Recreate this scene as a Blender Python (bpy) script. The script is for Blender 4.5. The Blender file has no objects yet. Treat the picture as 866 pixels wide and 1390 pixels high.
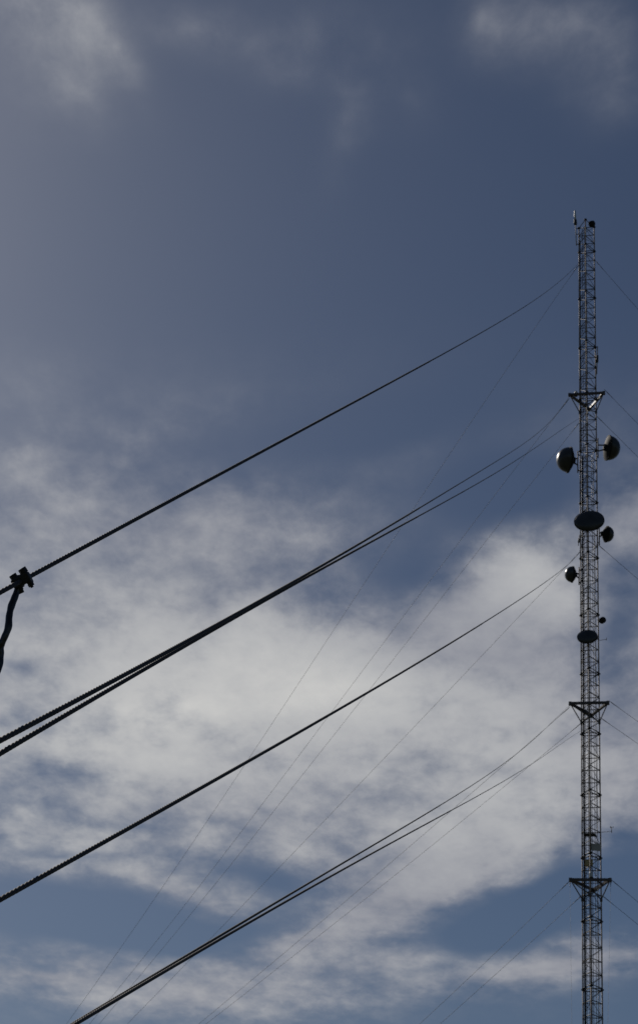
import bpy, bmesh, math, random
from mathutils import Vector, Matrix
random.seed(7)
PI = math.pi
R_ = math.radians
scene = bpy.context.scene
col = scene.collection

# ------------------------------------------------------------------ materials
def new_mat(name, base, rough=.6, metal=0., var=.25, scale=3., bump=0., bscale=40., dirt=None, stretch=(1, 1, 1)):
    m = bpy.data.materials.new(name)
    m.use_nodes = True
    nt = m.node_tree
    b = nt.nodes['Principled BSDF']
    tc = nt.nodes.new('ShaderNodeTexCoord')
    mp = nt.nodes.new('ShaderNodeMapping')
    mp.inputs['Scale'].default_value = stretch
    nt.links.new(tc.outputs['Object'], mp.inputs[0])
    n = nt.nodes.new('ShaderNodeTexNoise')
    n.inputs['Scale'].default_value = scale
    n.inputs['Detail'].default_value = 6
    nt.links.new(mp.outputs[0], n.inputs['Vector'])
    r = nt.nodes.new('ShaderNodeValToRGB')
    r.color_ramp.elements[0].position = .3
    r.color_ramp.elements[1].position = .7
    d = dirt or tuple(c * (1 - var) for c in base)
    r.color_ramp.elements[0].color = (*d, 1)
    r.color_ramp.elements[1].color = (*[min(1, c * (1 + var * .6)) for c in base], 1)
    nt.links.new(n.outputs['Fac'], r.inputs[0])
    nt.links.new(r.outputs[0], b.inputs['Base Color'])
    mr = nt.nodes.new('ShaderNodeMapRange')
    mr.inputs['To Min'].default_value = max(.05, rough - .12)
    mr.inputs['To Max'].default_value = min(1, rough + .12)
    nt.links.new(n.outputs['Fac'], mr.inputs['Value'])
    nt.links.new(mr.outputs[0], b.inputs['Roughness'])
    b.inputs['Metallic'].default_value = metal
    if bump:
        n2 = nt.nodes.new('ShaderNodeTexNoise')
        n2.inputs['Scale'].default_value = bscale
        n2.inputs['Detail'].default_value = 4
        nt.links.new(mp.outputs[0], n2.inputs['Vector'])
        bp = nt.nodes.new('ShaderNodeBump')
        bp.inputs['Strength'].default_value = bump
        bp.inputs['Distance'].default_value = .01
        nt.links.new(n2.outputs['Fac'], bp.inputs['Height'])
        nt.links.new(bp.outputs[0], b.inputs['Normal'])
    return m

M = dict(
    steel=new_mat('weathered_galvanised_steel', (.33, .25, .20), .6, .0, .2, .6, dirt=(.22, .15, .11)),
    dark_steel=new_mat('dark_weathered_steel', (.055, .05, .048), .6, 0, .3, 2.),
    outrigger=new_mat('outrigger_painted_steel', (.10, .085, .08), .45, 0, .4, 2., dirt=(.06, .04, .03)),
    feeder=new_mat('black_cable_jacket', (.03, .03, .032), .5, 0, .25, 3.),
    radome=new_mat('grey_radome_skin', (.055, .055, .058), .34, 0, .25, 1.2, bump=.06, bscale=6),
    reflector=new_mat('dish_back_paint', (.022, .022, .023), .7, 0, .2, 1.5),
    white=new_mat('white_plastic', (.7, .69, .66), .4, 0, .1, 3.),
    glassfibre=new_mat('pale_glassfibre', (.42, .36, .30), .45, 0, .15, 3.),
    tan=new_mat('tan_sheet_metal', (.52, .47, .40), .6, 0, .15, 2.),
    ochre=new_mat('ochre_painted_box', (.55, .42, .20), .6, 0, .2, 3.),
    strand=new_mat('greased_wire_strand', (.05, .045, .045), .75, 0, .35, 30., dirt=(.035, .027, .022)),
    guy_far=new_mat('far_wire_strand', (.07, .068, .07), .6, 0, .2, 1.),
    clamp=new_mat('blackened_clamp_iron', (.022, .02, .02), .5, 0, .4, 25., bump=.5, bscale=120),
    tape=new_mat('glossy_black_tape', (.012, .012, .013), .28, 0, .3, 8., bump=.25, bscale=25),
    concrete=new_mat('anchor_concrete', (.32, .31, .29), .9, 0, .25, 4., bump=.4),
    grass=new_mat('rough_pasture', (.055, .075, .03), .95, 0, .4, .15, bump=.5, bscale=3., dirt=(.06, .05, .028)),
)

for q in ('radome', 'reflector', 'feeder'):
    M[q].node_tree.nodes['Principled BSDF'].inputs['Specular IOR Level'].default_value = (.38 if q != 'reflector' else .15)
M['tape'].node_tree.nodes['Principled BSDF'].inputs['Coat Weight'].default_value = .25
M['tape'].node_tree.nodes['Principled BSDF'].inputs['Coat Roughness'].default_value = .22

# ------------------------------------------------------------------ helpers
class MB:
    def __init__(s):
        s.v = []; s.f = []; s.smooth = []
    def frame(s, a, b):
        d = (b - a).normalized()
        up = Vector((0, 0, 1)) if abs(d.z) < .95 else Vector((0, 1, 0))
        x = d.cross(up).normalized()
        return d, x, x.cross(d).normalized()
    def tube(s, a, b, r, n=8, r2=None, caps=True, off=0.):
        a = Vector(a); b = Vector(b); r2 = r if r2 is None else r2
        d, x, y = s.frame(a, b)
        o = len(s.v)
        for c, q in ((a, r), (b, r2)):
            for i in range(n):
                t = 2 * PI * i / n + off
                s.v.append(c + x * math.cos(t) * q + y * math.sin(t) * q)
        for i in range(n):
            j = (i + 1) % n
            s.f.append((o + i, o + j, o + n + j, o + n + i)); s.smooth.append(n > 6)
        if caps:
            s.f.append(tuple(o + i for i in reversed(range(n)))); s.smooth.append(False)
            s.f.append(tuple(o + n + i for i in range(n))); s.smooth.append(False)
        return s
    def bar(s, a, b, w, h):
        """rectangular bar from a to b"""
        a = Vector(a); b = Vector(b); d, x, y = s.frame(a, b); o = len(s.v)
        for c in (a, b):
            for sx, sy in ((-1, -1), (1, -1), (1, 1), (-1, 1)):
                s.v.append(c + x * sx * w / 2 + y * sy * h / 2)
        for i in range(4):
            j = (i + 1) % 4; s.f.append((o + i, o + j, o + 4 + j, o + 4 + i)); s.smooth.append(False)
        s.f += [(o + 3, o + 2, o + 1, o), (o + 4, o + 5, o + 6, o + 7)]; s.smooth += [False, False]
        return s
    def box(s, c, size, M3=None, ch=.0):
        """box with chamfered long edges, optional rotation matrix"""
        c = Vector(c); sx, sy, sz = [q / 2 for q in size]; o = len(s.v)
        k = min(ch, sx * .6, sy * .6)
        ring = [(-sx + k, -sy), (sx - k, -sy), (sx, -sy + k), (sx, sy - k), (sx - k, sy), (-sx + k, sy), (-sx, sy - k), (-sx, -sy + k)] if k else [(-sx, -sy), (sx, -sy), (sx, sy), (-sx, sy)]
        n = len(ring)
        lv = [(-sz, 1 if not k else 1 - k / max(sx, sy)), (-sz + k, 1), (sz - k, 1), (sz, 1 if not k else 1 - k / max(sx, sy))] if k else [(-sz, 1), (sz, 1)]
        for z, q in lv:
            for x, y in ring:
                p = Vector((x * q, y * q, z)); s.v.append(c + (M3 @ p if M3 else p))
        for l in range(len(lv) - 1):
            for i in range(n):
                j = (i + 1) % n; a = o + l * n
                s.f.append((a + i, a + j, a + n + j, a + n + i)); s.smooth.append(False)
        s.f.append(tuple(o + i for i in reversed(range(n)))); s.smooth.append(False)
        a = o + (len(lv) - 1) * n
        s.f.append(tuple(a + i for i in range(n))); s.smooth.append(False)
        return s
    def lathe(s, prof, n=32, sy=1.):
        """profile of (axial x, radius); axis +X; sy squashes the z direction (oval dishes)"""
        o = len(s.v); m = len(prof)
        for x, r in prof:
            for i in range(n):
                t = 2 * PI * i / n
                s.v.append(Vector((x, r * math.cos(t), r * math.sin(t) * sy)))
        for k in range(m - 1):
            for i in range(n):
                j = (i + 1) % n
                s.f.append((o + k * n + i, o + k * n + j, o + (k + 1) * n + j, o + (k + 1) * n + i)); s.smooth.append(True)
        return s
    def build(s, name, mat, parent=None):
        me = bpy.data.meshes.new(name)
        me.from_pydata([tuple(q) for q in s.v], [], s.f)
        me.polygons.foreach_set('use_smooth', s.smooth)
        me.materials.append(mat); me.update()
        bm = bmesh.new(); bm.from_mesh(me)
        bmesh.ops.recalc_face_normals(bm, faces=bm.faces); bm.to_mesh(me); bm.free()
        o = bpy.data.objects.new(name, me); col.objects.link(o)
        if parent: o.parent = parent
        return o

def tag(o, label, cat, group=None, kind=None):
    if label: o['label'] = label
    if cat: o['category'] = cat
    if group: o['group'] = group
    if kind: o['kind'] = kind
    return o

def thing(name, label, cat, mat4, group=None):
    o = bpy.data.objects.new(name, None); col.objects.link(o)
    o.empty_display_size = .3
    o.matrix_world = mat4
    return tag(o, label, cat, group)

# ------------------------------------------------------------------ the mast
BASE = Vector((26.42, 150.757, 0))
TURN = R_(-4.5)
ROT = math.atan2(-.1726, .985) + TURN                       # local +x right, local -y towards the viewer
MAST = Matrix.Translation(BASE) @ Matrix.Rotation(ROT, 4, 'Z')
W = 1.62
LEG = {'N': Vector((0, -W / 3 ** .5, 0)), 'L': Vector((-W / 2, W / 3 ** .5 / 2, 0)), 'R': Vector((W / 2, W / 3 ** .5 / 2, 0))}
OR = 3.52 / 3 ** .5
COR = {'F': Vector((0, OR * .97, 0)), 'NL': Vector((-1.71, -OR / 2 * .97, 0)), 'NR': Vector((1.71, -OR / 2 * .97, 0))}
Z = lambda z: Vector((0, 0, z))
JOINTS = [0.35, 4.1, 10.0, 15.9, 21.8, 27.7, 33.6, 39.5, 45.35, 51.0, 56.8, 62.65, 68.6, 74.65, 80.7, 86.8, 92.75, 98.85, 105.15, 111.35, 117.45, 120.7]

mast = thing('guyed_mast', 'tall three-legged steel lattice mast carrying the dishes, held by guy wires', 'mast', MAST)
for k in 'NLR':
    m = MB()
    for a, b in zip(JOINTS, JOINTS[1:]):
        m.tube(LEG[k] + Z(a), LEG[k] + Z(b), .062, 12)
    m.build('leg', M['steel'], mast)
for z in JOINTS[1:]:
    for k in 'NLR':
        out = LEG[k].normalized()
        m = MB().tube(LEG[k] + Z(z - .045), LEG[k] + Z(z + .045), .155, 14)
        for i in range(6):
            t = i * PI / 3
            c = LEG[k] + Vector((math.cos(t) * .1, math.sin(t) * .1, 0))
            m.tube(c + Z(z - .08), c + Z(z + .08), .018, 6)
        m.build('flange', M['dark_steel'], mast)
faces = (('L', 'R'), ('R', 'N'), ('N', 'L'))
for a, b in zip(JOINTS, JOINTS[1:]):
    nb = max(1, round((b - a) / 1.19))
    m = MB()
    for i in range(nb + 1):
        if i == nb and b != JOINTS[-1]:
            z = b - .16
        else:
            z = a + (b - a) * i / nb + (.12 if i == 0 else 0)
        for p, q in faces:
            m.tube(LEG[p] + Z(z), LEG[q] + Z(z), .040, 6, caps=False)
    for i in range(nb):
        z0 = a + (b - a) * i / nb + .05; z1 = a + (b - a) * (i + 1) / nb - .05
        for fi, (p, q) in enumerate(faces):
            if (i + fi) % 2: p, q = q, p
            m.tube(LEG[p] + Z(z0), LEG[q] + Z(z1), .023, 5, caps=False)
            c = LEG[q] + Z(z1); m.bar(c - Z(.09), c + Z(.03), .15, .02)
    m.build('lattice_bracing', M['dark_steel'], mast)

# climbing ladder inside the left face
m = MB()
ra, rb = Vector((-.44, .10, 0)), Vector((-.17, -.24, 0))
for r in (ra, rb): m.bar(r + Z(.3), r + Z(120.3), .05, .03)
z = .5
while z < 120.2:
    m.tube(ra + Z(z), rb + Z(z), .013, 5, caps=False); z += .3
m.build('ladder', M['dark_steel'], mast)
# feeder cables and their tray
m = MB()
for i in range(5):
    x = -.635 + i * .024
    m.tube((x, .02 + .02 * (i % 2), .3), (x, .02 + .02 * (i % 2), 92), .02, 7)
m.build('feeder_bundle', M['feeder'], mast)
m = MB()
m.bar((-.66, .06, .3), (-.66, .06, 97.5), .02, .04); m.bar((-.51, .06, .3), (-.51, .06, 97.5), .02, .04)
z = .8
while z < 97:
    m.bar((-.66, .06, z), (-.51, .06, z), .03, .04); z += 1.2
m.build('cable_tray', M['feeder'], mast)
for x, y, zt, r in ((.0, -.80, 84, .045), (.16, -.55, 80, .028), (.37, -.15, 92, .026), (.52, .05, 92.5, .030), (.60, .18, 83, .024), (.07, -.86, 110, .02)):
    m = MB(); n = 26
    pts = [Vector((x + .012 * math.sin(i * 1.7), y, .3 + (zt - .3) * i / n)) for i in range(n + 1)]
    for p, q in zip(pts, pts[1:]): m.tube(p, q, r, 7)
    m.build('feeder_cable', M['feeder'], mast)
MB().tube((-.68, .34, 93), (-.68, .34, 119), .045, 8).build('feeder_cable', M['feeder'], mast)
for z in (98.6, 65.1, 48.6):
    fr = MB()
    order = ['NL', 'NR', 'F']
    for i in range(3):
        p, q = COR[order[i]] + Z(z), COR[order[(i + 1) % 3]] + Z(z)
        fr.bar(p, q, .20, .22)
    for k in order:
        fr.bar(COR[k] + Z(z - .2), COR[k] + Z(z + .14), .26, .26)
    # inner cross members tying the triangle to the legs
    for k, l in (('NL', 'L'), ('NL', 'N'), ('NR', 'N'), ('NR', 'R'), ('F', 'L'), ('F', 'R')):
        fr.bar(COR[k] * .93 + Z(z - .03), LEG[l] + Z(z - .03), .07, .09)
    ring = fr.build('outrigger_frame', M['outrigger'], mast)
    for k, l in (('NL', 'L'), ('NL', 'N'), ('NR', 'N'), ('NR', 'R'), ('F', 'L'), ('F', 'R')):
        MB().tube(COR[k] * .97 + Z(z - .1), LEG[l] + Z(z - 1.32), .052, 8).build('strut', M['outrigger'], ring)
    for l in 'NLR':
        MB().bar(LEG[l] + Z(z - 1.48), LEG[l] + Z(z - 1.2), .22, .22).build('strut_collar', M['outrigger'], ring)
# small rest platform
m = MB()
for i in range(6): m.bar((-.55 + i * .0, -.5 + i * .14, 52.9), (.45, -.5 + i * .14, 52.9), .06, .05)
m.bar((-.55, -.5, 52.84), (-.55, .25, 52.84), .06, .08); m.bar((.45, -.5, 52.84), (.45, .25, 52.84), .06, .08)
m.build('rest_platform', M['dark_steel'], mast)
m = MB()
for k in 'NLR': m.tube(LEG[k] + Z(0), LEG[k] + Z(.36), .2, 12)
m.tube((0, 0, -.2), (0, 0, .3), 1.6, 24)
m.build('base_plinth', M['concrete'], mast)

# ------------------------------------------------------------------ dishes
def hz(h, y):                       # same line of sight, moved y metres further from / nearer to the viewer
    return h + y * (h - 1.6) / 153.

def dish(label, s, y, h, yaw, rad, dome, back, pipe, oval=1., tilt=0., pipe_len=2.2, rim_mat=None):
    """yaw: direction the dish faces, degrees in mast axes (0 = right, 180 = left, -90 = to the viewer)"""
    mat = MAST @ Matrix.Translation((s, y, h)) @ Matrix.Rotation(R_(yaw), 4, 'Z') @ Matrix.Rotation(-R_(tilt), 4, 'Y')
    t = thing('microwave_dish', label, 'dish antenna', mat, 'microwave dishes bolted to the mast')
    # radome: a bulging cap in front of the rim
    pr = [(dome * math.sin(a), rad * .985 * math.cos(a) ** .9) for a in [PI / 2 * i / 14 for i in range(14)]] + [(dome, .001)]
    MB().lathe(pr, 40, oval).build('radome', M['radome'], t)
    # rim band
    pr = [(-.07, rad * 1.0), (-.07, rad * 1.03), (.05, rad * 1.03), (.05, rad * .99)]
    MB().lathe(pr, 40, oval).build('rim', M['reflector'], t)
    # reflector back: shallow bowl with stiffening hub
    pr = [(-.05, rad * 1.0)] + [(-.05 - back * (1 - (r / rad) ** 2) * .8, r) for r in [rad * q for q in (.9, .75, .6, .45, .32)]]
    pr += [(-back * .85, rad * .28), (-back * 1.1, rad * .26), (-back * 1.1, .001)]
    MB().lathe(pr, 40, oval).build('reflector', M['reflector'], t)
    # mount pipe (vertical, in mast axes) and two bracket arms
    inv = t.matrix_world.inverted() @ MAST
    pa, pb = inv @ Vector((pipe[0], pipe[1], h - pipe_len / 2)), inv @ Vector((pipe[0], pipe[1], h + pipe_len / 2))
    MB().tube(pa, pb, .06, 10).build('mount_pipe', M['steel'], t)
    for dz in (-.28, .28):
        q = inv @ Vector((pipe[0], pipe[1], h + dz * rad))
        MB().bar((-back * .95, 0, dz * rad * .7), q, .10, .10).build('bracket_arm', M['dark_steel'], t)
    for dz in (-.36, .36):
        a = Vector((pipe[0], pipe[1], h + dz * pipe_len))
        l = min(LEG.values(), key=lambda v: (Vector((a.x, a.y, 0)) - v).length)
        MB().bar(inv @ a, inv @ (l + Z(a.z)), .09, .09).build('standoff', M['dark_steel'], t)
    MB().bar((-back * .7, -.22 * rad, 0), (-back * 1.15, -.1 * rad, 0), .2 * rad, .3 * rad).build('feed_box', M['dark_steel'], t)
    return t

dish('upper left of the two large domed dishes, facing left off the mast', -1.84, -.35, hz(91.55, -.35), 201, 1.29, 1.22, .55, (-1.02, .12), pipe_len=2.5)
dish('large domed dish facing right, topmost of the dishes on the right side', 1.95, .25, hz(92.72, .25), 22, 1.26, 1.2, .38, (.98, .2), pipe_len=2.3)
dish('large dark oval dish facing the viewer in front of the mast legs', .22, -1.9, hz(84.55, -1.9), -92, 1.42, .42, .5, (.0, -1.15), oval=.83, tilt=10, pipe_len=1.9)
dish('small domed dish facing right just below the large oval one', 1.72, .2, hz(83.02, .2), 24, .80, .68, .5, (1.0, .35), pipe_len=2.2)
dish('small domed dish facing left, midway between the two oval dishes', -1.56, -.1, hz(78.8, -.1), 197, .79, .72, .42, (-.96, .3), pipe_len=1.9)
dish('smaller oval dish facing the viewer, lowest of the dishes', -.06, -1.6, hz(72.2, -1.6), -93, .93, .26, .4, (-.05, -1.1), oval=.78, tilt=10, pipe_len=1.2)

def drum(label, s, y, h, yaw, rad, length, tilt=0):
    mat = MAST @ Matrix.Translation((s, y, h)) @ Matrix.Rotation(R_(yaw), 4, 'Z') @ Matrix.Rotation(-R_(tilt), 4, 'Y')
    t = thing('drum_antenna', label, 'drum antenna', mat, 'small drum antennas on the mast')
    MB().lathe([(-length * .5, .001), (-length * .5, rad * .8), (-length * .35, rad), (length * .5, rad), (length * .5, rad * .93)], 24).build('drum_shell', M['reflector'], t)
    MB().lathe([(length * .5, rad * .97), (length * .55, rad * .9), (length * .62, .001)], 24).build('drum_face', M['white'], t)
    inv = t.matrix_world.inverted() @ MAST
    l = min(LEG.values(), key=lambda v: (Vector((s, y, 0)) - v).length)
    MB().bar((-length * .5, 0, 0), inv @ (l + Z(h - .1)), .09, .09).build('bracket_arm', M['dark_steel'], t)
    return t
drum('small white-faced drum antenna on the right leg above the lowest oval dish', 1.20, .25, hz(73.85, .25), 60, .30, .42, 38)
drum('small dark drum antenna with a pale face at the very top right of the mast', .58, -.05, hz(120.75, 0), 40, .33, .45, 35)

def pole_antenna(name, label, cat, s, y, z0, z1, r, segs, attach, lean=0.):
    t = thing(name, label, cat, MAST @ Matrix.Translation((s, y, z0)))
    top = Vector((lean, 0, z1 - z0))
    MB().tube((0, 0, 0), top, r, 10).build('pole', M['glassfibre'], t)
    for (f0, f1, rr, mk, nm) in segs:
        MB().tube(top * f0, top * f1, rr, 12).build(nm, M[mk], t)
    for zz, l in attach:
        MB().bar((0, 0, zz), LEG[l] + Vector((-s, -y, zz)), .07, .07).build('bracket_arm', M['dark_steel'], t)
    return t
pole_antenna('whip_antenna', 'pale whip antenna rising from the top left leg of the mast', 'antenna', -1.08, .45, 118.4, 123.1, .045,
             [(.72, 1.0, .10, 'white', 'antenna_body'), (.60, .73, .17, 'dark_steel', 'mounting_collar')], ((.15, 'L'), (1.5, 'L'), (2.3, 'L')), lean=-.16)
pole_antenna('stick_antenna', 'thin pale stick antenna on the right leg above the top outrigger', 'antenna', .93, .25, 101.7, 105.1, .05,
             [(.42, .66, .13, 'dark_steel', 'antenna_body')], ((.9, 'R'), (1.9, 'R')), lean=.12)
pole_antenna('short_antenna', 'short dark antenna on the left leg beside the small right dish', 'antenna', -1.02, .45, 82.1, 83.3, .035,
             [(.3, .65, .09, 'dark_steel', 'antenna_body')], ((.5, 'L'),), lean=.1)

def side_arm(label, z, length, up, down, parts):
    t = thing('instrument_arm', label, 'instrument arm', MAST @ Matrix.Translation((W / 2, W / 3 ** .5 / 2, z)), 'thin instrument arms on the right leg')
    MB().tube((0, 0, 0), (length, -.1, .05), .022, 8).build('boom', M['steel'], t)
    MB().tube((length, -.1, -down), (length, -.1, up), .028, 8).build('upright', M['dark_steel'], t)
    if parts:
        m = MB()
        for i in range(3):
            a = i * 2 * PI / 3; c = Vector((length, -.1, up)); e = c + Vector((math.cos(a) * .14, math.sin(a) * .14, 0))
            m.tube(c, e, .01, 6); m.tube(e - Z(.035), e + Z(.035), .035, 10, r2=.05)
        m.build('wind_cups', M['dark_steel'], t)
    return t
side_arm('thin arm with small wind cups on the right leg between the two lower outriggers', 53.35, .98, .42, .1, True)
side_arm('thin pale arm sticking out right beside the lowest oval dish', 72.0, .75, .22, .05, False)

def obstruction_light(label, s, y, z, r):
    t = thing('obstruction_light', label, 'beacon', MAST @ Matrix.Translation((s, y, z)), 'white lights on the outriggers')
    MB().tube((0, 0, 0), (0, 0, .12), r * .9, 12).build('housing', M['dark_steel'], t)
    prof = [(.12, r * .8), (.2, r), (.45, r * .95), (.6, r * .6), (.66, .01)]
    m = MB()
    for (a, ra), (b, rb) in zip(prof, prof[1:]): m.tube((0, 0, a), (0, 0, b), ra, 14, r2=rb, caps=False)
    m.build('lens', M['white'], t)
obstruction_light('white beacon standing on the left corner of the top outrigger', -1.12, -.45, 98.72, .17)
obstruction_light('white beacon inside the mast just above the lowest outrigger', .05, -1.0, 48.72, .16)

t = thing('junction_plate', 'flat grey-tan panel on the mast legs below the wind cups', 'panel', MAST @ Matrix.Translation((.42, -.55, 51.65)) @ Matrix.Rotation(R_(20), 4, 'Z'))
MB().box((0, 0, 0), (1.0, .05, .62), None, .01).build('panel_sheet', M['tan'], t)
MB().bar((-.5, .06, .18), (.5, .06, .18), .05, .05).build('mounting_rail', M['dark_steel'], t)
t = thing('equipment_box', 'ochre box on the mast just above the lowest outrigger', 'equipment box', MAST @ Matrix.Translation((-.12, -.72, 50.15)))
MB().box((0, 0, 0), (.66, .3, .5), None, .02).build('box_body', M['ochre'], t)
MB().box((0, -.162, 0), (.52, .02, .38), None, .005).build('box_door', M['ochre'], t)
MB().bar((-.4, .19, .0), (.4, .19, .0), .06, .06).build('mounting_rail', M['dark_steel'], t)

# ------------------------------------------------------------------ guy wires
def turned(P):
    d = Vector(P) - BASE
    z = d.z; d.z = 0; d = Matrix.Rotation(TURN, 3, 'Z') @ d
    q = BASE + d; q.z = z
    return q

def path(A, P, s, k, h, t, D=0.):
    q = A.lerp(P, t); g = 4 * t * (1 - t)
    d = Vector((P.x - A.x, P.y - A.y, 0)).normalized()
    q = q + Vector((d.y, -d.x, 0)) * (h * g)
    q.z -= s * g * (1 + k * (t - .5))
    if D:
        L = (P - A).length; q.z += D * (math.exp(-t * L / 14.) - math.exp(-L / 14.))
    return q

def strand_mesh(m, pts, r, lobes, lay, phase=0.):
    """stranded wire swept along pts; lay in metres per turn (0 = untwisted)"""
    n = 22 if lobes else 8
    dist = 0.
    up = Vector((0, 0, 1))
    o0 = len(m.v)
    for i, p in enumerate(pts):
        d = (pts[min(i + 1, len(pts) - 1)] - pts[max(i - 1, 0)]).normalized()
        x = d.cross(up).normalized(); y = x.cross(d)
        if i: dist += (p - pts[i - 1]).length
        tw = phase + (2 * PI * dist / lay if lay else 0)
        for j in range(n):
            t = 2 * PI * j / n
            rr = r
            if lobes:
                u = ((t - tw) * lobes / (2 * PI)) % 1. - .5
                rr = r * 1.1 * (.56 + .44 * math.sqrt(max(0, 1 - (2 * u) ** 2)))
            m.v.append(p + x * math.cos(t) * rr + y * math.sin(t) * rr)
        if i:
            a = o0 + (i - 1) * n; b = o0 + i * n
            for j in range(n):
                k = (j + 1) % n
                m.f.append((a + j, a + k, b + k, b + j)); m.smooth.append(True)

def fast_build(m, name, mat):
    me = bpy.data.meshes.new(name); me.from_pydata(m.v, [], m.f)
    me.polygons.foreach_set('use_smooth', m.smooth); me.materials.append(mat); me.update()
    o = bpy.data.objects.new(name, me); col.objects.link(o); return o

GN = 'guy wires running down to the near anchor'
near = [  # attachment, anchor, sag, k, sideways, extra droop near the foot, radius, label
    ((25.70, 151.36, 116.11), (-3.231, 2.010, .6), .814, -.532, .056, -.238, .0142, 'thick twisted guy wire that carries the black clamp, topmost of the near ones'),
    ((24.52, 150.06, 98.39), (-2.493, 2.808, .6), 1.677, 1.239, -.980, .700, .0152, 'upper wire of the close pair ending at the top outrigger'),
    ((26.26, 149.83, 96.22), (-2.890, 1.295, .6), 1.295, -.753, -1.161, -.693, .0146, 'lower wire of the close pair, ending just below the top outrigger'),
    ((25.70, 151.36, 81.82), (-2.412, 2.440, .6), .169, 1.175, .474, .282, .0122, 'single guy wire ending beside the small left dish'),
    ((24.52, 150.06, 64.87), (-2.535, 1.323, .6), 1.140, -.853, -.415, -.501, .0098, 'upper of the two near wires ending at the middle outrigger'),
    ((26.26, 149.83, 62.84), (-2.490, .617, .6), .935, -.997, -.784, -.677, .0098, 'lower of the two near wires, ending just below the middle outrigger'),
]
def end_fitting(P, toward, parent, r):
    """socket, link and thimble where a wire meets the mast"""
    d = (toward - P).normalized()
    m = MB()
    m.bar(P, P + d * .35, r * 3., r * 1.6)
    m.tube(P + d * .3, P + d * .75, r * 2.2, 8)
    m.tube(P + d * .75, P + d * 1.5, r * 1.9, 8, r2=r * 1.1)
    m.build('end_fitting', M['dark_steel'], parent)
for i, (P, A, s, k, h, D, r, lab) in enumerate(near):
    P = turned(P); A = Vector(A); L = (P - A).length
    m = MB()
    tn = 34. / L; step = .007 / L
    pts = []; t = 3.5 / L
    while t < tn: pts.append(path(A, P, s, k, h, t, D)); t += step
    first = [path(A, P, s, k, h, 3.5 / L * q / 12, D) for q in range(13)]
    strand_mesh(m, first, r, 0, 0)
    strand_mesh(m, pts, r, 4, .225 * r / .0132, i)
    rest = [path(A, P, s, k, h, t + (1 - t) * q / 160, D) for q in range(161)]
    rest[0] = pts[-2]
    strand_mesh(m, rest, r * .93, 0, 0)
    w_ = tag(fast_build(m, 'guy_wire', M['strand']), lab, 'guy wire', GN)
    end_fitting(P, path(A, P, s, k, h, .98, D), w_, .017)

def guys(rows, group, r):
    for P, A, s, k, lab in rows:
        P = turned(P); A = Vector(A); m = MB()
        strand_mesh(m, [path(A, P, s, k, 0, q / 90) for q in range(91)], r, 0, 0)
        w_ = tag(fast_build(m, 'guy_wire', M['guy_far']), lab, 'guy wire', group)
        end_fitting(P, path(A, P, s, k, 0, .98), w_, .016)

guys([
    ((25.70, 151.36, 115.92), (-37.45, 215.59, 26.22), 2.56, -2.25, 'faint far wire from near the mast top, steepest of the left ones'),
    ((24.52, 150.06, 98.12), (-35.82, 217.37, 28.86), 2.54, -1.67, 'faint far wire falling left from the left corner of the top outrigger'),
    ((25.70, 151.36, 96.23), (-34.86, 218.43, 29.21), 2.1, -1.18, 'faint far wire falling left from the leg under the top outrigger'),
    ((25.70, 151.36, 81.50), (-33.99, 218.74, 28.34), .5, 0, 'faint far wire falling left from beside the small left dish'),
    ((24.52, 150.06, 64.72), (-32.70, 219.08, 26.70), .79, .2, 'faint far wire falling left from the left corner of the middle outrigger'),
    ((25.70, 151.36, 63.75), (-33.0, 218.74, 27.3), .9, 0, 'faint far wire falling left from the leg under the middle outrigger'),
    ((24.52, 150.06, 48.50), (-21.14, 212.96, 13.96), 1.5, 0, 'short far wire falling left from the left corner of the lowest outrigger'),
    ((25.70, 151.36, 47.70), (-21.14, 212.96, 13.96), 1.5, 0, 'short far wire falling left from the leg under the lowest outrigger'),
], 'faint far guy wires on the left side of the mast', .014)
guys([
    ((27.30, 151.08, 116.38), (129.95, 187.9, 21.94), 1.5, 0, 'wire falling right from near the mast top, highest of the right ones'),
    ((27.97, 149.46, 98.99), (129.95, 187.9, 21.94), 1.5, 0, 'wire falling right from the right corner of the top outrigger'),
    ((27.30, 151.08, 96.86), (129.95, 187.9, 21.94), 1.5, 0, 'wire falling right behind the large right dish'),
    ((27.30, 151.08, 82.21), (129.95, 187.9, 21.94), 1.5, 0, 'wire falling right from just under the small right dish'),
    ((27.97, 149.46, 65.31), (129.95, 187.9, 21.94), 1.5, 0, 'wire falling right from the right corner of the middle outrigger'),
    ((27.30, 151.08, 64.31), (129.95, 187.9, 21.94), 1.5, 0, 'wire falling right from the leg under the middle outrigger'),
    ((27.97, 149.46, 48.64), (106.74, 168.34, 1.48), 1.5, 0, 'wire falling right from the right corner of the lowest outrigger'),
    ((27.30, 151.08, 47.72), (106.74, 168.34, 1.48), 1.5, 0, 'wire falling right from the leg under the lowest outrigger'),
], 'guy wires on the right side of the mast', .017)
guys([
    ((24.52, 150.06, 48.45), (13.1, 78.6, .6), 1., 0, 'faint near-vertical wire left of the mast below the lowest outrigger'),
    ((27.97, 149.46, 48.45), (13.7, 78.4, .6), 1., 0, 'faint near-vertical wire right of the mast below the lowest outrigger'),
], 'faint near-vertical wires under the lowest outrigger', .008)

# ------------------------------------------------------------------ clamp and hanging cable on the topmost near wire
c0 = Vector((-1.7332, 9.6749, 6.2128))                     # on the topmost near wire
dx = Vector((.14328, .79288, .59230))                      # along the wire
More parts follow.
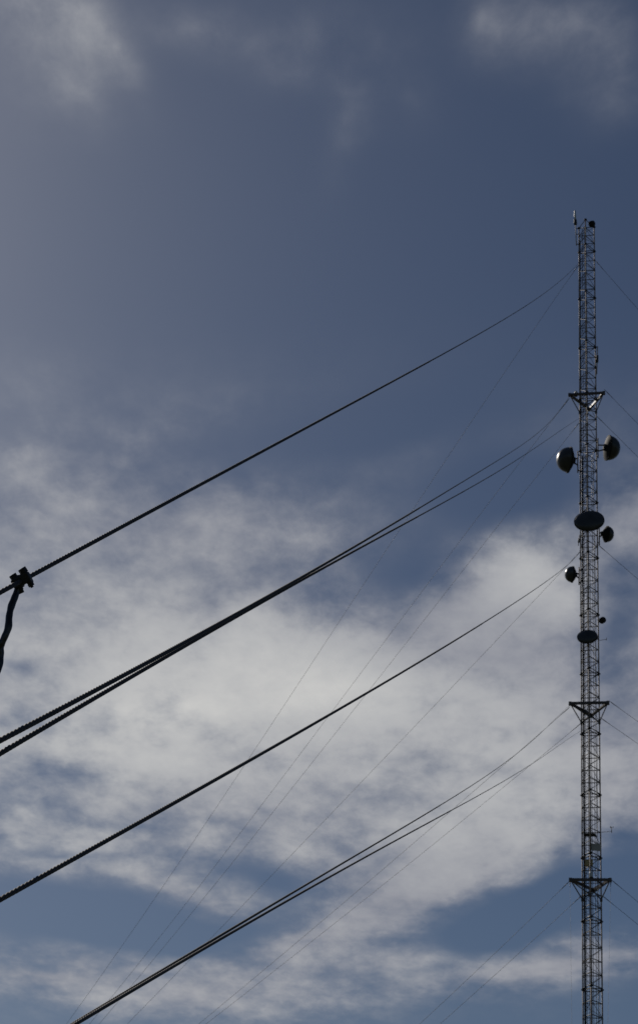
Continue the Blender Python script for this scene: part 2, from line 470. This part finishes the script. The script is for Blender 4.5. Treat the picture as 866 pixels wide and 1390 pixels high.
# the clamp plates lie across the wire: bx along the long side of the body, bz along the bolts
bx = Vector((.8421, -.2656, .4694)).normalized()
bz = Vector((-.5393, -.4147, .7330)); bz = (bz - bx * bz.dot(bx)).normalized()
by = bz.cross(bx)
F3 = Matrix((bx, by, bz)).transposed()
cl = thing('wire_clamp', 'black bolted clamp gripping the topmost near guy wire', 'clamp', Matrix.Translation(c0) @ F3.to_4x4() @ Matrix.Scale(1.12, 4))
m = MB()
m.box((.004, -.004, .004), (.084, .052, .060), None, .010)
m.box((-.004, -.036, .002), (.104, .030, .050), None, .006)
m.box((-.026, .0, .002), (.036, .066, .072), None, .009)
m.box((.028, .0, -.006), (.030, .064, .066), None, .008)
m.build('clamp_body', M['clamp'], cl)
for q, (x, zt, zb, rt) in enumerate(((-.033, .046, -.052, .021), (.027, .052, -.060, .023))):
    m = MB(); m.tube((x, -.012, zb), (x - .002, -.012, zt - .01), .0085, 10)
    bolt = m.build('bolt', M['clamp'], cl)
    MB().tube((x, -.012, zt - .024), (x - .003, -.012, zt + .006), rt, 6).build('bolt_head', M['clamp'], bolt)
    MB().tube((x + .001, -.012, zb + .008), (x, -.012, zb + .026), .015 + .002 * q, 6).build('nut', M['clamp'], bolt)
m = MB(); m.tube((-.040, 0, -.018), (-.042, 0, -.06), .021, 14, r2=.017)
m.build('cable_socket', M['clamp'], cl)

hang = [(-1.753, 9.68, 6.19), (-1.757, 9.692, 6.171), (-1.769, 9.695, 6.103), (-1.779, 9.686, 6.037), (-1.779, 9.673, 5.964), (-1.772, 9.665, 5.887), (-1.786, 9.668, 5.82), (-1.801, 9.68, 5.771), (-1.794, 9.692, 5.718), (-1.793, 9.695, 5.653), (-1.801, 9.686, 5.59), (-1.808, 9.673, 5.513)]
P0 = Vector(hang[-1])
for q in range(1, 12):
    f = q / 11
    hang.append((P0.x - .28 * f - .03 * math.sin(q * 1.1), P0.y - .1 * f + .03 * math.cos(q * .8), P0.z * (1 - f) - .02))
def smooth_path(pts, n=8):
    pts = [Vector(q) for q in pts]; out = []
    for i in range(len(pts) - 1):
        a, b, c, d = pts[max(0, i - 1)], pts[i], pts[i + 1], pts[min(len(pts) - 1, i + 2)]
        for j in range(n):
            t = j / n
            out.append(.5 * ((2 * b) + (c - a) * t + (2 * a - 5 * b + 4 * c - d) * t * t + (3 * b - a - 3 * c + d) * t ** 3))
    return out + [pts[-1]]
sp = smooth_path(hang, 14)
m = MB(); n = 16
for i, p in enumerate(sp):
    d = (sp[min(i + 1, len(sp) - 1)] - sp[max(0, i - 1)]).normalized()
    x = d.cross(Vector((0, 1, 0))).normalized(); y = x.cross(d)
    r = .0214 + .0011 * math.sin(i * .21) + .0007 * math.sin(i * .47 + 1)
    if i < 12: r *= .85 + .15 * i / 12
    for j in range(n):
        t = 2 * PI * j / n
        m.v.append(p + x * math.cos(t) * r + y * math.sin(t) * r)
    if i:
        for j in range(n):
            k = (j + 1) % n
            m.f.append(((i - 1) * n + j, (i - 1) * n + k, i * n + k, i * n + j)); m.smooth.append(True)
tag(fast_build(m, 'hanging_cable', M['tape']), 'glossy black wavy cable hanging from the clamp at the left edge', 'cable')

# ground anchor that the near wires run down to
t = thing('ground_anchor', 'concrete guy anchor with a steel post at the foot of the near wires', 'anchor', Matrix.Translation((-2.68, 1.98, 0)) @ Matrix.Rotation(R_(-10), 4, 'Z'))
MB().box((0, 0, .1), (1.1, 1.6, .5), None, .04).build('concrete_block', M['concrete'], t)
m = MB()
for x in (-.3, 0, .3): m.bar((x, -.5, .2), (x * 1.3, .5, .66), .05, .18)
m.build('anchor_plate', M['dark_steel'], t)

# ------------------------------------------------------------------ ground
def ground_z(x, y):
    h = 29.6 * math.exp(-((x + 35) ** 2 + (y - 219) ** 2) / 35 ** 2) + 22.4 * math.exp(-((x - 131) ** 2 + (y - 189) ** 2) / 33 ** 2)
    d = math.hypot(x, y)
    roll = .5 * math.sin(x * .021 + 1) * math.cos(y * .017) + .8 * math.sin(x * .006) * math.sin(y * .005 + 2)
    return h + roll * min(1, max(0, (d - 20) / 200)) * min(1, math.hypot(x - 26.4, y - 150.8) / 60)
ax = [0]
step = 2.
while ax[-1] < 9000:
    ax.append(ax[-1] + step)
    if ax[-1] > 260: step *= 1.12
    elif ax[-1] > 30: step = 5.
ax = [-q for q in reversed(ax[1:])] + ax
v = [(x, y, ground_z(x, y)) for y in ax for x in ax]
n = len(ax)
f = [(j * n + i, j * n + i + 1, (j + 1) * n + i + 1, (j + 1) * n + i) for j in range(n - 1) for i in range(n - 1)]
me = bpy.data.meshes.new('ground'); me.from_pydata(v, [], f); me.materials.append(M['grass'])
me.polygons.foreach_set('use_smooth', [True] * len(f)); me.update()
g = bpy.data.objects.new('ground', me); col.objects.link(g); g['kind'] = 'structure'

# ------------------------------------------------------------------ light and sky
SUN_AZ, SUN_EL = -27., 36.            # compass bearing from +Y towards +X, elevation
sd = Vector((math.sin(R_(SUN_AZ)) * math.cos(R_(SUN_EL)), math.cos(R_(SUN_AZ)) * math.cos(R_(SUN_EL)), math.sin(R_(SUN_EL))))
sl = bpy.data.lights.new('sun', 'SUN'); sl.energy = 4.2; sl.angle = R_(.5); sl.color = (1, .93, .84)
so = bpy.data.objects.new('sun', sl); col.objects.link(so); so.rotation_euler = sd.to_track_quat('Z', 'Y').to_euler()

world = bpy.data.worlds.new('World'); scene.world = world; world.use_nodes = True
nt = world.node_tree; N = nt.nodes; Lk = nt.links
for q in list(N): N.remove(q)
outn = N.new('ShaderNodeOutputWorld'); bg = N.new('ShaderNodeBackground'); Lk.new(bg.outputs[0], outn.inputs[0])
def math_(op, a, b=None, c=None, clamp=False):
    m = N.new('ShaderNodeMath'); m.operation = op; m.use_clamp = clamp
    for i, q in enumerate((a, b, c)):
        if q is None: continue
        if isinstance(q, (int, float)): m.inputs[i].default_value = q
        else: Lk.new(q, m.inputs[i])
    return m.outputs[0]
def smooth(a, lo, hi):
    m = N.new('ShaderNodeMapRange'); m.interpolation_type = 'SMOOTHSTEP'; Lk.new(a, m.inputs[0])
    m.inputs[1].default_value = lo; m.inputs[2].default_value = hi; return m.outputs[0]
def noise(vec, scale, detail=8, rough=.55, dist=0., off=(0, 0, 0), sc=(1, 1, 1), rot=0.):
    mp = N.new('ShaderNodeMapping'); mp.inputs['Location'].default_value = off; mp.inputs['Scale'].default_value = sc
    mp.inputs['Rotation'].default_value = (0, 0, rot); Lk.new(vec, mp.inputs[0])
    n = N.new('ShaderNodeTexNoise'); n.inputs['Scale'].default_value = scale; n.inputs['Detail'].default_value = detail
    n.inputs['Roughness'].default_value = rough; n.inputs['Distortion'].default_value = dist
    Lk.new(mp.outputs[0], n.inputs['Vector']); return n
tc = N.new('ShaderNodeTexCoord'); sep = N.new('ShaderNodeSeparateXYZ'); Lk.new(tc.outputs['Generated'], sep.inputs[0])
X, Y, Zc = sep.outputs
el = math_('ARCSINE', Zc)
azr = math_('ARCTAN2', X, Y)
U = math_('MULTIPLY', math_('MULTIPLY', azr, 57.2958), math_('COSINE', el)); V = math_('MULTIPLY', el, 57.2958)
uv = N.new('ShaderNodeCombineXYZ'); Lk.new(U, uv.inputs[0]); Lk.new(V, uv.inputs[1])
den = math_('ADD', math_('MAXIMUM', Zc, .02), .16)
pl = N.new('ShaderNodeCombineXYZ'); Lk.new(math_('DIVIDE', X, den), pl.inputs[0]); Lk.new(math_('DIVIDE', Y, den), pl.inputs[1])
# the bank of cloud: broad patches given by bearing * cos(elevation), elevation (degrees), broken up by noise on a flat cloud layer
wn = noise(pl.outputs[0], 3.2, 4, .55, 0, (3, 1, 0))
ws = N.new('ShaderNodeVectorMath'); ws.operation = 'MULTIPLY_ADD'; Lk.new(wn.outputs['Color'], ws.inputs[0])
ws.inputs[1].default_value = (3.4, 2.2, 0); ws.inputs[2].default_value = (-1.7, -1.1, 0)
wa = N.new('ShaderNodeVectorMath'); wa.operation = 'ADD'; Lk.new(uv.outputs[0], wa.inputs[0]); Lk.new(ws.outputs[0], wa.inputs[1])
def patches(rows):
    acc = None
    for (cx, cy, rx, ry, ro, st) in rows:
        mp = N.new('ShaderNodeMapping'); mp.vector_type = 'TEXTURE'
        mp.inputs['Location'].default_value = (cx, cy, 0); mp.inputs['Rotation'].default_value = (0, 0, R_(ro)); mp.inputs['Scale'].default_value = (rx, ry, 1)
        Lk.new(wa.outputs[0], mp.inputs[0])
        g = N.new('ShaderNodeTexGradient'); g.gradient_type = 'QUADRATIC_SPHERE'; Lk.new(mp.outputs[0], g.inputs[0])
        acc = math_('MULTIPLY_ADD', g.outputs['Fac'], st, acc if acc is not None else 0.)
    return acc
COVER = [
    (0.55, 22.51, 46.31, 13.35, 4.2, 1.12),
    (-2.22, 17.97, 22.56, 4.83, -2.7, 0.25),
    (1.02, 30.77, 10.95, 3.28, 13.9, -0.30),
    (6.38, 29.20, 5.15, 2.44, 0.9, -0.62),
    (3.25, 26.72, 5.69, 3.14, 23.1, -0.62),
    (10.18, 25.10, 3.19, 4.25, -0.3, -0.20),
    (0.62, 28.35, 6.03, 2.19, 9.1, -0.22),
    (9.82, 25.33, 3.19, 4.79, -0.2, -0.35),
    (-3.00, 24.21, 4.94, 1.32, 25.6, -0.20),
    (-6.13, 15.09, 8.42, 1.90, -1.8, -0.86),
    (-0.48, 16.79, 4.28, 1.60, -15.0, -0.62),
    (-1.96, 14.99, 6.36, 1.06, 14.6, -0.40),
    (7.55, 16.42, 5.75, 1.88, 23.9, -1.15),
    (10.70, 17.07, 2.34, 2.34, 1.1, -0.75),
    (-8.73, 21.06, 3.18, 0.64, -4.2, -0.36),
    (-6.82, 19.45, 3.73, 0.80, -5.1, -0.38),
    (-8.99, 22.53, 2.64, 0.95, -11.9, -0.42),
    (4.62, 20.76, 4.82, 0.96, 22.7, -0.22),
    (-5.05, 18.15, 6.41, 0.64, -1.8, -0.38),
    (-7.26, 16.99, 4.75, 0.63, -3.2, -0.35),
    (-2.26, 18.43, 4.30, 0.65, -6.6, -0.28),
    (-3.57, 17.39, 4.28, 0.64, -4.3, -0.25),
    (-7.30, 13.30, 6.75, 1.25, 6.1, 0.55),
    (8.65, 14.79, 6.75, 1.25, 9.9, 0.95),
    (10.45, 20.24, 3.68, 3.15, 0.6, 0.25),
    (4.39, 17.18, 6.89, 2.65, 24.7, 0.55),
    (-1.79, 13.16, 13.68, 2.11, 4.7, 0.55),
    (1.04, 15.16, 6.34, 1.37, 25.5, 0.50),
    (-3.70, 16.24, 5.31, 0.85, -12.1, 0.35),
    (4.07, 14.80, 6.33, 0.84, 13.0, 0.30),
    (6.56, 26.83, 4.56, 3.11, 11.3, 0.75),
    (5.19, 26.20, 3.26, 2.72, 1.9, 0.30),
    (-7.29, 27.13, 12.53, 2.72, 8.2, 0.45),
    (-2.36, 28.09, 7.69, 2.75, 5.7, 0.25),
    (-9.51, 28.20, 3.25, 2.17, 9.5, 0.12),
    (-5.93, 29.39, 1.67, 0.89, 27.2, 0.30),
    (-9.21, 28.96, 1.52, 0.76, 9.5, 0.24),
    (9.93, 28.61, 3.20, 2.67, -0.9, 0.45),
    (-10.18, 43.07, 6.45, 2.36, 13.4, 0.28),
    (-10.60, 42.10, 3.77, 2.69, 13.5, 0.12),
    (-8.52, 42.12, 4.51, 3.39, 46.5, 0.15),
    (-7.49, 42.33, 1.46, 3.92, 33.3, 0.16),
    (-8.57, 40.77, 1.25, 2.83, 42.3, 0.10),
    (-9.59, 40.33, 5.95, 3.24, 12.2, 0.12),
    (5.06, 43.75, 4.29, 3.22, -10.1, 0.16),
    (6.85, 44.04, 5.24, 3.14, -2.3, 0.22),
    (8.58, 42.73, 3.67, 4.19, -3.6, 0.16),
    (8.28, 41.41, 3.16, 2.11, -2.9, 0.12),
    (3.87, 44.19, 1.58, 2.64, 0.5, 0.14),
    (-1.41, 43.68, 5.87, 3.20, 5.6, 0.24),
    (-4.89, 43.57, 3.21, 1.82, 8.9, 0.26),
    (-0.15, 41.06, 1.40, 4.30, -10.2, 0.20),
    (1.52, 42.09, 3.21, 3.21, 3.0, 0.12),
    (-2.02, 42.49, 2.68, 1.61, 6.1, 0.12),
    (-4.46, 30.48, 8.84, 1.66, 14.9, 0.14),
    (2.96, 30.41, 4.35, 1.63, 10.8, 0.12),
    (-9.08, 31.92, 8.71, 4.90, 10.0, 0.07),
    (-0.21, 32.12, 27.43, 3.29, 4.6, 0.05),
]
BRIGHT = [
    (3.31, 25.89, 5.43, 3.80, 12.9, -0.50),
    (6.26, 24.34, 7.02, 2.16, 1.6, -0.35),
    (4.21, 29.74, 8.66, 2.17, 12.2, -0.15),
    (-3.49, 21.69, 16.32, 4.35, 13.7, 0.60),
    (3.52, 23.05, 11.95, 5.43, 2.9, 0.30),
    (6.55, 26.95, 4.29, 2.95, 11.3, 0.55),
    (-6.29, 23.84, 10.86, 3.26, 7.2, 0.15),
    (-8.64, 26.34, 7.59, 2.71, 8.7, 0.15),
    (-10.17, 42.85, 8.06, 3.23, 13.4, 0.02),
    (5.18, 19.40, 12.82, 4.27, 12.5, 0.20),
    (-6.34, 17.10, 8.48, 1.86, -3.5, 0.15),
    (-7.88, 18.52, 6.37, 2.12, 7.1, 0.15),
    (8.87, 19.75, 5.29, 3.17, 1.2, 0.10),
    (-3.29, 24.90, 8.80, 2.20, 25.7, -0.12),
    (10.02, 23.93, 4.25, 6.37, 0.0, -0.20),
    (3.09, 28.74, 14.21, 3.28, 2.8, -0.22),
    (-1.98, 15.26, 15.95, 3.19, 4.9, -0.10),
    (7.12, 43.70, 8.91, 6.29, -2.5, -0.38),
    (-1.14, 43.25, 7.48, 6.41, 5.4, -0.40),
    (-5.57, 29.39, 10.96, 2.74, 7.6, -0.20),
]
cov = patches(COVER); bri = patches(BRIGHT)
n1 = noise(pl.outputs[0], 5.5, 10, .58, .1, (1.3, 4.1, 0)).outputs['Fac']
n2 = noise(pl.outputs[0], 13., 9, .58, .15, (7, 2, 0), (1, .6, 1), .5).outputs['Fac']
n3 = noise(pl.outputs[0], 42., 7, .62, .3, (2, 9, 0), (1, .7, 1), .4).outputs['Fac']
nn = math_('ADD', math_('MULTIPLY', math_('SUBTRACT', n1, .5), 1.5), math_('MULTIPLY', math_('SUBTRACT', n2, .5), .7))
nn = math_('MULTIPLY_ADD', math_('SUBTRACT', n3, .5), .42, nn)
amp = smooth(cov, .0, .45)
dens = math_('ADD', cov, math_('MULTIPLY', nn, math_('ADD', math_('MULTIPLY', amp, 1.0), .04)))
alpha = math_('MULTIPLY', smooth(dens, -.02, .92), .97)
sky = N.new('ShaderNodeTexSky'); sky.sky_type = 'NISHITA'; sky.sun_disc = False
sky.sun_elevation = R_(SUN_EL); sky.sun_rotation = R_(SUN_AZ); sky.air_density = 1.; sky.dust_density = .6; sky.ozone_density = 2.
tint = N.new('ShaderNodeMix'); tint.data_type = 'RGBA'; tint.blend_type = 'MULTIPLY'; tint.inputs[0].default_value = 1
Lk.new(sky.outputs[0], tint.inputs[6]); tint.inputs[7].default_value = (*(.785,.857,.98), 1)
# cloud brightness: thicker parts are greyer, sun-side parts brighter
glow = N.new('ShaderNodeVectorMath'); glow.operation = 'DOT_PRODUCT'; Lk.new(tc.outputs['Generated'], glow.inputs[0]); glow.inputs[1].default_value = sd
fwd = smooth(glow.outputs['Value'], .75, 1.)
cb = math_('ADD', math_('MULTIPLY', bri, .62), math_('MULTIPLY', nn, .35))
cb = math_('ADD', cb, math_('MULTIPLY', fwd, .10))
ramp = N.new('ShaderNodeValToRGB'); Lk.new(math_('ADD', cb, .36, clamp=True), ramp.inputs[0])
e = ramp.color_ramp.elements
K = 38.
cols = [(0., (.16, .18, .23)), (.35, (.28, .29, .33)), (.65, (.455, .46, .47)), (1., (.68, .67, .64))]
e[0].position = 0; e[0].color = (*[c * K for c in cols[0][1]], 1)
e[1].position = 1; e[1].color = (*[c * K for c in cols[3][1]], 1)
for p_, c_ in cols[1:3]:
    q = e.new(p_); q.color = (*[c * K for c in c_], 1)
mix = N.new('ShaderNodeMix'); mix.data_type = 'RGBA'; Lk.new(alpha, mix.inputs[0]); Lk.new(tint.outputs[2], mix.inputs[6]); Lk.new(ramp.outputs[0], mix.inputs[7])
Lk.new(mix.outputs[2], bg.inputs[0])
bg.inputs[1].default_value = .06
world.cycles.sampling_method = 'MANUAL'; world.cycles.sample_map_resolution = 256

# ------------------------------------------------------------------ camera
cd = bpy.data.cameras.new('camera'); cam = bpy.data.objects.new('camera', cd); col.objects.link(cam); scene.camera = cam
cd.sensor_fit = 'VERTICAL'; cd.sensor_height = 36; cd.lens = 62.158; cd.shift_y = -45 / 1390
cd.clip_start = .1; cd.clip_end = 20000
cd.dof.use_dof = True; cd.dof.focus_distance = 10.5; cd.dof.aperture_fstop = 9.
p, r = R_(29.5), .078379
Fv = Vector((0, math.cos(p), math.sin(p))); Rv = Vector((1, 0, 0)); Uv = Rv.cross(Fv)
R2 = Rv * math.cos(r) + Uv * math.sin(r); U2 = Uv * math.cos(r) - Rv * math.sin(r)
cam.matrix_world = Matrix.Translation((0, 0, 1.6)) @ Matrix((R2, U2, -Fv)).transposed().to_4x4()

scene.view_settings.view_transform = 'Standard'; scene.view_settings.look = 'None'
scene.view_settings.gamma = 1; scene.view_settings.use_curve_mapping = False
scene.view_settings.exposure = -1.15
